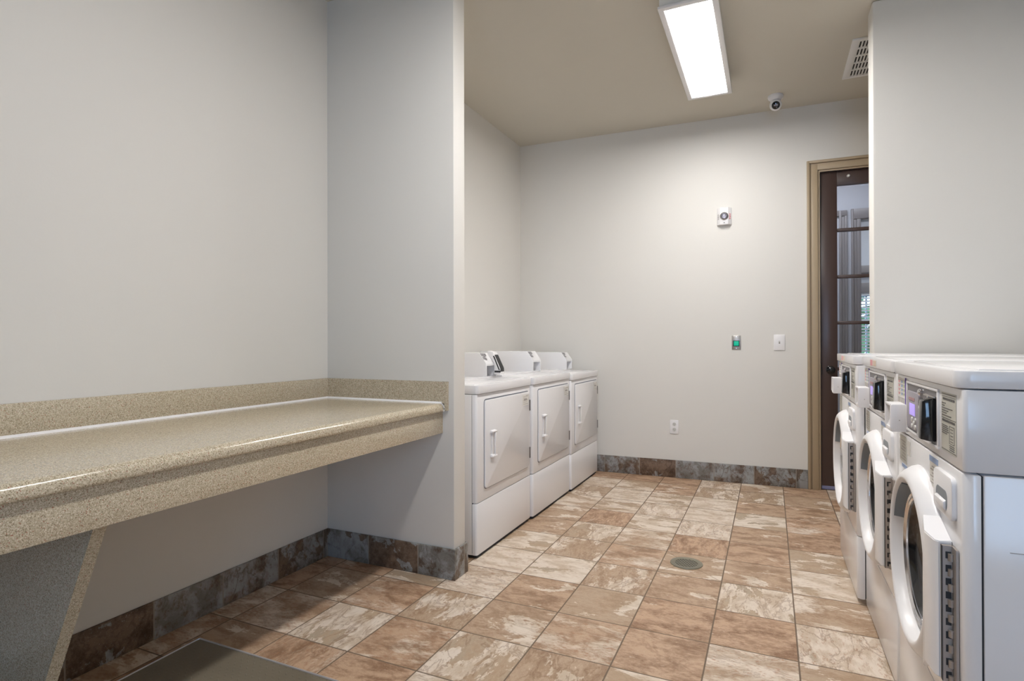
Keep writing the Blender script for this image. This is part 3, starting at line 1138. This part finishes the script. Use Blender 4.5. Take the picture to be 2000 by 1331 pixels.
Y1, Y2, Y3 = 1.462, 2.142, 2.836
washer = make_washer((0.365, Y1, 0), 'nearest white front-loading washer, its grey side panel fully visible')
w2 = dup(washer, (0.365, Y2, 0), 'middle of the three white front-loading washers in the right row')
w3 = dup(washer, (0.338, Y3, 0), 'farthest white front-loading washer, beside the brown glazed door')
for w_ in (w2, w3):
    s = box('lid_sticker', M['label_white'], w_, -0.0126, -0.0118, 0.29, 0.43, 1.038, 1.062)
    box('pink_mark', M['sticker_pink'], s, -0.0131, -0.0125, 0.375, 0.425, 1.039, 1.061)
    bm = bmesh.new()
    for q in range(4):
        bx(bm, -0.0131, -0.0125, 0.30, 0.36, 1.041 + q * 0.005, 1.043 + q * 0.005)
    obj('sticker_print', bm, M['sticker_orange'], s, smooth=0)
s = box('code_sticker', M['label_white'], washer, -0.0012, 0.0, 0.486, 0.526, 0.800, 0.842)

# ------------------------------------------------------------------ dryers (fronts face +x; local x runs back towards the wall as negative)
DW, DD = 0.727, 0.66


def flipx(bm):
    bmesh.ops.transform(bm, matrix=Matrix.Diagonal((-1, 1, 1, 1)), verts=bm.verts[:])
    bmesh.ops.reverse_faces(bm, faces=bm.faces[:])
    return bm


def make_dryer(loc, label):
    d = thing('clothes_dryer', label, 'clothes dryer', loc, 0, 'front loading dryers')
    E, PLS = M['enamel'], M['plastic']
    box('cabinet', E, d, -DD, -0.030, 0, DW, 0.020, 0.858, bev=0.003)
    box('cabinet_gap', M['dark_gap'], d, -0.034, -0.024, 0.003, DW - 0.003, 0.03, 0.855)
    bm = bmesh.new()
    vert_round(bm, 0.0, 0.027, 0.0, DW, 0.020, 0.288, 0.014)
    obj('lower_panel', flipx(bm), E, d)
    bm = bmesh.new()
    vert_round(bm, 0.0, 0.027, 0.0, DW, 0.2915, 0.858, 0.014)
    obj('front_panel', flipx(bm), E, d)
    box('toe_gap', M['dark_gap'], d, -DD + 0.02, -0.012, 0.02, DW - 0.02, 0.002, 0.021)
    bm = bmesh.new()
    vert_round(bm, -0.010, DD, 0.0, DW, 0.8605, 0.906, 0.022)
    bx(bm, 0.03, DD - 0.02, 0.03, DW - 0.03, 0.902, 0.9085, bev=0.003)
    obj('top', flipx(bm), E, d)
    # drum door; a gray plate behind it paints the thin shadow line
    y0, y1, z0, z1 = 0.082, 0.690, 0.352, 0.822
    bm = bmesh.new()
    disc_plate(bm, 0.0, 0.0016, y0 - 0.0012, y1 + 0.002, z0 - 0.005, z1 + 0.006, 0.02)
    obj('door_shadow_line', bm, M['rubber_and_shadow'], d)
    dpar = bpy.data.objects.new('door', None)
    COL.objects.link(dpar)
    dpar.parent = d
    bm = bmesh.new()
    disc_plate(bm, 0.0005, 0.010, y0, y1 - 0.002, z0, z1, 0.018, bev=0.003)
    obj('door_panel', bm, E, dpar)
    hy = y0 + 0.082
    bm = bmesh.new()
    bx(bm, 0.010, 0.0165, hy - 0.016, hy + 0.016, 0.508, 0.655, bev=0.003)
    prism(bm, [(0.010, 0.655), (0.030, 0.650), (0.028, 0.643), (0.010, 0.640)], 1, hy - 0.028, hy + 0.026, bev=0.002)
    prism(bm, [(0.010, 0.525), (0.028, 0.520), (0.030, 0.512), (0.010, 0.508)], 1, hy - 0.028, hy + 0.026, bev=0.002)
    bx(bm, 0.020, 0.027, hy + 0.004, hy + 0.022, 0.514, 0.648, bev=0.003)
    obj('handle', bm, PLS, dpar)
    for hz in (0.735, 0.437):
        bm = bmesh.new()
        lathe(bm, [(0, 0), (0.006, 0), (0.006, 0.064), (0, 0.064)], 'z', (0.006, y1 + 0.006, hz - 0.032), 12)
        bx(bm, 0.0, 0.010, y1 + 0.0, y1 + 0.014, hz - 0.034, hz + 0.034)
        obj('hinge', bm, M['hinge'], dpar)
    lb = box('paper_label', M['label_white'], dpar, 0.010, 0.0106, y1 - 0.112, y1 - 0.018, 0.742, 0.808)
    bm = bmesh.new()
    for q in range(5):
        bx(bm, 0.0105, 0.011, y1 - 0.100, y1 - 0.030 - (q % 2) * 0.014, 0.750 + q * 0.011, 0.7525 + q * 0.011)
    bx(bm, 0.0105, 0.011, y1 - 0.090, y1 - 0.045, 0.772, 0.782)
    bx(bm, 0.0105, 0.011, y1 - 0.060, y1 - 0.022, 0.800, 0.804)
    obj('label_print', bm, M['ink_light'], lb, smooth=0)
    # rear ridge and coin meter case at the far end of the top
    box('rear_ridge', E, d, -0.66, -0.225, 0.02, DW - 0.02, 0.905, 0.918, bev=0.003)
    my0, my1 = 0.530, 0.688
    bm = bmesh.new()
    prof = [(-0.66, 0.917), (-0.215, 0.917), (-0.215, 1.000), (-0.262, 1.066), (-0.66, 1.066)]
    prism(bm, prof, 1, my0, my0 + 0.012, bev=0.0015)
    prism(bm, prof, 1, my1 - 0.012, my1, bev=0.0015)
    bx(bm, -0.66, -0.262, my0 + 0.008, my1 - 0.008, 1.054, 1.066, bev=0.001)
    bx(bm, -0.66, -0.30, my0 + 0.008, my1 - 0.008, 0.917, 0.93)
    prism(bm, [(-0.217, 0.996), (-0.230, 0.992), (-0.276, 1.056), (-0.262, 1.064)], 1, my0 + 0.010, my1 - 0.010)
    bx(bm, -0.262, -0.217, my0 + 0.008, my1 - 0.008, 0.985, 0.997)
    bx(bm, -0.30, -0.29, my0 + 0.008, my1 - 0.008, 0.93, 0.99)
    mc = obj('meter_case', bm, E, d, label='white coin meter case')
    bm = bmesh.new()
    # decals on the sloping face
    for a, b, s0, s1 in ((0.004, 0.024, 0.04, 0.30), (0.004, 0.024, 0.38, 0.62), (0.030, 0.050, 0.06, 0.40), (0.030, 0.050, 0.48, 0.66), (0.056, 0.070, 0.08, 0.30)):
        p0 = Vector((-0.262, 1.066)).lerp(Vector((-0.215, 1.0)), s0)
        p1 = Vector((-0.262, 1.066)).lerp(Vector((-0.215, 1.0)), s1)
        nrm = Vector((0.066, 0.047)).normalized() * 0.0012
        prism(bm, [tuple(p0), tuple(p1), tuple(p1 + nrm), tuple(p0 + nrm)], 1, my0 + a, my0 + b)
    obj('decals', bm, M['decal_gray'], mc, smooth=0)
    for yy in (0.05, DW - 0.05):
        bm = bmesh.new()
        lathe(bm, [(0, 0.0), (0.02, 0.0), (0.02, 0.010), (0.01, 0.012), (0.01, 0.022), (0, 0.022)], 'z', (-0.06, yy, 0.0), 18)
        lathe(bm, [(0, 0.0), (0.02, 0.0), (0.02, 0.010), (0.01, 0.012), (0.01, 0.022), (0, 0.022)], 'z', (-DD + 0.06, yy, 0.0), 18)
        obj('foot', bm, M['black_matte'], d)
    return d


dryer = make_dryer((-1.389, 2.612, 0.0), 'nearest white dryer beside the partition, black-strip reader on top')
d2 = dup(dryer, (-1.376, 3.347, 0.0), 'middle of the three white dryers along the left wall')
d3 = dup(dryer, (-1.366, 4.082, -0.010), 'farthest white dryer, standing in the corner by the back wall')
d3.location.z = 0.0
d3.scale = (1, 0.985, 0.982)
# card unit standing on the nearest dryer
cu = obj('card_unit', (lambda b: (prism(b, [(-0.215, 0.93), (-0.170, 0.925), (-0.172, 0.965), (-0.222, 1.070), (-0.262, 1.078), (-0.262, 1.06), (-0.215, 1.0)], 1, 0.640, 0.700, bev=0.003), b)[1])(bmesh.new()), M['plastic'], dryer)
bm = bmesh.new()
prism(bm, [(-0.1705, 0.945), (-0.1690, 0.946), (-0.1705, 0.968), (-0.2120, 1.052), (-0.2200, 1.056), (-0.2190, 1.050), (-0.1730, 0.962)], 1, 0.645, 0.695)
bx(bm, -0.21, -0.168, 0.6385, 0.6402, 0.940, 0.952)
prism(bm, [(-0.222, 1.046), (-0.180, 0.955), (-0.172, 0.955), (-0.212, 1.046)], 1, 0.6385, 0.6402)
obj('black_strip', bm, M['black_matte'], cu)

# ------------------------------------------------------------------ wall devices on the far wall


def on_back(name, label, cat, x, z):
    return thing(name, label, cat, (x, bw(x) - 0.0005, z), BWA)


ws = on_back('strobe_alarm', 'white fire alarm strobe with clear lens high on the back wall', 'alarm strobe', -0.333, 2.147)
bm = bmesh.new()
prism(bm, [(-0.056, 0.0), (-0.054, -0.012), (-0.030, -0.040), (0.030, -0.040), (0.054, -0.012), (0.056, 0.0)], 2, -0.068, 0.068, bev=0.002)
obj('housing', bm, M['plastic'], ws)
bm = bmesh.new()
lathe(bm, [(0.031, 0.0), (0.032, 0.003), (0.027, 0.006), (0.026, 0.002)], '-y', (0.0, -0.040, -0.002), 36, closed=True)
obj('reflector_ring', bm, M['chrome'], ws)
bm = bmesh.new()
lathe(bm, [(0, 0.001), (0.012, 0.002), (0.026, 0.0045)], '-y', (0.0, -0.040, -0.002), 24)
obj('reflector', bm, plain('strobe_reflector', (0.50, 0.49, 0.55, 1), 0.4, metal=0.2), ws)
bm = bmesh.new()
lathe(bm, [(0.027, 0.004), (0.024, 0.014), (0.014, 0.021), (0, 0.023)], '-y', (0.0, -0.040, -0.002), 24)
obj('lens', bm, M['strobe'], ws)
bm = bmesh.new()
lathe(bm, [(0, 0), (0.004, 0), (0.004, 0.002), (0, 0.002)], '-y', (0.0, -0.040, -0.055), 12)
obj('test_button', bm, M['ink'], ws)
for sx, mm in ((-1, 'ink_light'), (1, 'red')):
    # writing runs down the sloped flanks
    ang = math.atan2(0.028, 0.024) * sx
    mt = Matrix.Translation((sx * 0.0425, -0.0265, -0.004)) @ Matrix.Rotation(ang, 4, 'Z') @ Matrix.Rotation(PI / 2, 4, 'X') @ Matrix.Rotation(-PI / 2 * sx, 4, 'Z')
    lettering('fire_lettering', 'FIRE', 0.026, M[mm], ws, mt)

ex = on_back('exit_button', 'steel wall plate with lit green square push button', 'push button', -0.246, 1.127)
box('plate', M['steel'], ex, -0.034, 0.034, -0.004, 0.0, -0.057, 0.057, bev=0.0015)
box('button_frame', M['black'], ex, -0.024, 0.024, -0.007, -0.003, -0.031, 0.016, bev=0.001)
box('green_button', M['green_button'], ex, -0.019, 0.019, -0.010, -0.006, -0.026, 0.011, bev=0.0015)
bm = bmesh.new()
lathe(bm, [(0, 0), (0.003, 0), (0.002, 0.002), (0, 0.002)], '-y', (0, -0.004, -0.046), 12)
lathe(bm, [(0, 0), (0.003, 0), (0.002, 0.002), (0, 0.002)], '-y', (0, -0.004, 0.046), 12)
obj('screws', bm, M['chrome'], ex)

sw = on_back('wall_switch_plate', 'white wall plate with small toggle beside the door', 'wall switch', 0.067, 1.127)
box('plate', M['plastic'], sw, -0.040, 0.040, -0.006, 0.0, -0.062, 0.062, bev=0.003)
box('toggle_slot', M['ink_light'], sw, -0.005, 0.005, -0.0068, -0.0058, -0.010, 0.012)
bm = bmesh.new()
prism(bm, [(-0.006, -0.006), (-0.006, 0.006), (-0.016, 0.010), (-0.016, 0.002)], 0, -0.0035, 0.0035, bev=0.001)
obj('toggle', bm, M['key'], sw)

ol = on_back('power_outlet', 'white duplex power outlet low on the back wall', 'power outlet', -0.731, 0.423)
box('plate', M['plastic'], ol, -0.035, 0.035, -0.006, 0.0, -0.058, 0.058, bev=0.003)
for zz in (0.022, -0.022):
    bm = bmesh.new()
    lathe(bm, [(0, 0), (0.016, 0), (0.0155, 0.002), (0, 0.002)], '-y', (0, -0.0058, zz), 24)
    rc = obj('receptacle', bm, M['key'], ol)
    bm = bmesh.new()
    bx(bm, -0.0065, -0.004, -0.0084, -0.0076, zz - 0.002, zz + 0.007)
    bx(bm, 0.004, 0.0065, -0.0084, -0.0076, zz - 0.002, zz + 0.006)
    bx(bm, -0.002, 0.002, -0.0084, -0.0076, zz - 0.010, zz - 0.006)
    obj('slots', bm, M['ink'], rc, smooth=0)

# ------------------------------------------------------------------ ceiling things


def make_fixture(y0, y1, label):
    f = thing('ceiling_light', label, 'ceiling light', (-0.380, (y0 + y1) / 2, ZC), 0, 'ceiling light fixtures')
    L = (y1 - y0) / 2
    W = 0.148
    box('housing', M['housing'], f, -W + 0.008, W - 0.008, -L + 0.004, L - 0.004, -0.078, 0.0, bev=0.004)
    bm = bmesh.new()
    bx(bm, -W, -W + 0.030, -L, L, -0.090, -0.074, bev=0.003)
    bx(bm, W - 0.030, W, -L, L, -0.090, -0.074, bev=0.003)
    bx(bm, -W + 0.028, W - 0.028, -L, -L + 0.030, -0.090, -0.074, bev=0.003)
    bx(bm, -W + 0.028, W - 0.028, L - 0.030, L, -0.090, -0.074, bev=0.003)
    obj('frame', bm, M['plastic'], f)
    box('diffuser', M['diffuser'], f, -W + 0.029, W - 0.029, -L + 0.029, L - 0.029, -0.085, -0.077)
    # the tubes behind the lens: most of the light leaves along the middle of the fixture
    t = area('tube_light', (-0.380, (y0 + y1) / 2, ZC - 0.087), (0, 0, 0), 0.10, 2 * L - 0.10, TUBE_WATTS, (1.0, 0.975, 0.95))
    return f


make_fixture(3.005, 4.232, 'lit rectangular ceiling light above the aisle between machines')
make_fixture(0.80, 2.027, 'ceiling light above the folding counter aisle, nearest the camera')

sc = thing('security_camera', 'white turret security camera with black lens on the ceiling', 'security camera', (0.045, 4.63, ZC))
bm = bmesh.new()
lathe(bm, [(0, 0), (0.052, 0), (0.054, -0.010), (0.050, -0.022), (0.040, -0.030), (0.038, -0.036), (0, -0.036)], 'z', (0, 0, 0), 40)
obj('mount', bm, M['plastic'], sc)
hd = bpy.data.objects.new('head', None)
COL.objects.link(hd)
hd.parent = sc
hd.location = (0, -0.004, -0.070)
hd.rotation_euler = (R(24), 0, R(2))
bm = bmesh.new()
t = bmesh.new()
bmesh.ops.create_uvsphere(t, u_segments=36, v_segments=24, radius=0.042)
for v in t.verts:
    if v.co.y < -0.030:
        v.co.y = -0.030
merge(bm, t)
obj('shell', bm, M['plastic'], hd)
bm = bmesh.new()
lathe(bm, [(0, 0.0), (0.027, 0.0), (0.028, 0.003), (0.024, 0.0055), (0, 0.006)], '-y', (0, -0.0298, 0), 36)
obj('lens', bm, M['black'], hd)
bm = bmesh.new()
bx(bm, -0.014, 0.014, -0.0366, -0.0355, -0.005, 0.006)
obj('sensor_window', bm, M['keypad'], hd)

vt = thing('air_vent', 'white slotted ceiling air vent beside the right partition', 'air vent', (0.640, 4.236, ZC))
bm = bmesh.new()
bx(bm, -0.180, 0.180, -0.280, -0.255, -0.012, 0, bev=0.003)
bx(bm, -0.180, 0.180, 0.255, 0.280, -0.012, 0, bev=0.003)
bx(bm, -0.180, -0.140, -0.256, 0.256, -0.012, 0, bev=0.003)
bx(bm, 0.140, 0.180, -0.256, 0.256, -0.012, 0, bev=0.003)
obj('frame', bm, M['vent'], vt)
box('backing', M['vent_dark'], vt, -0.145, 0.145, -0.260, 0.260, -0.003, -0.0005)
bm = bmesh.new()
for k in range(6):
    yy = -0.256 + k * 0.1024
    bx(bm, -0.142, 0.142, yy - 0.007, yy + 0.007, -0.0105, -0.003)
x = -0.140
while x < 0.141:
    bx(bm, x - 0.0042, x + 0.0042, -0.256, 0.256, -0.009, -0.004)
    x += 0.0185
obj('grille', bm, M['vent'], vt, smooth=0)
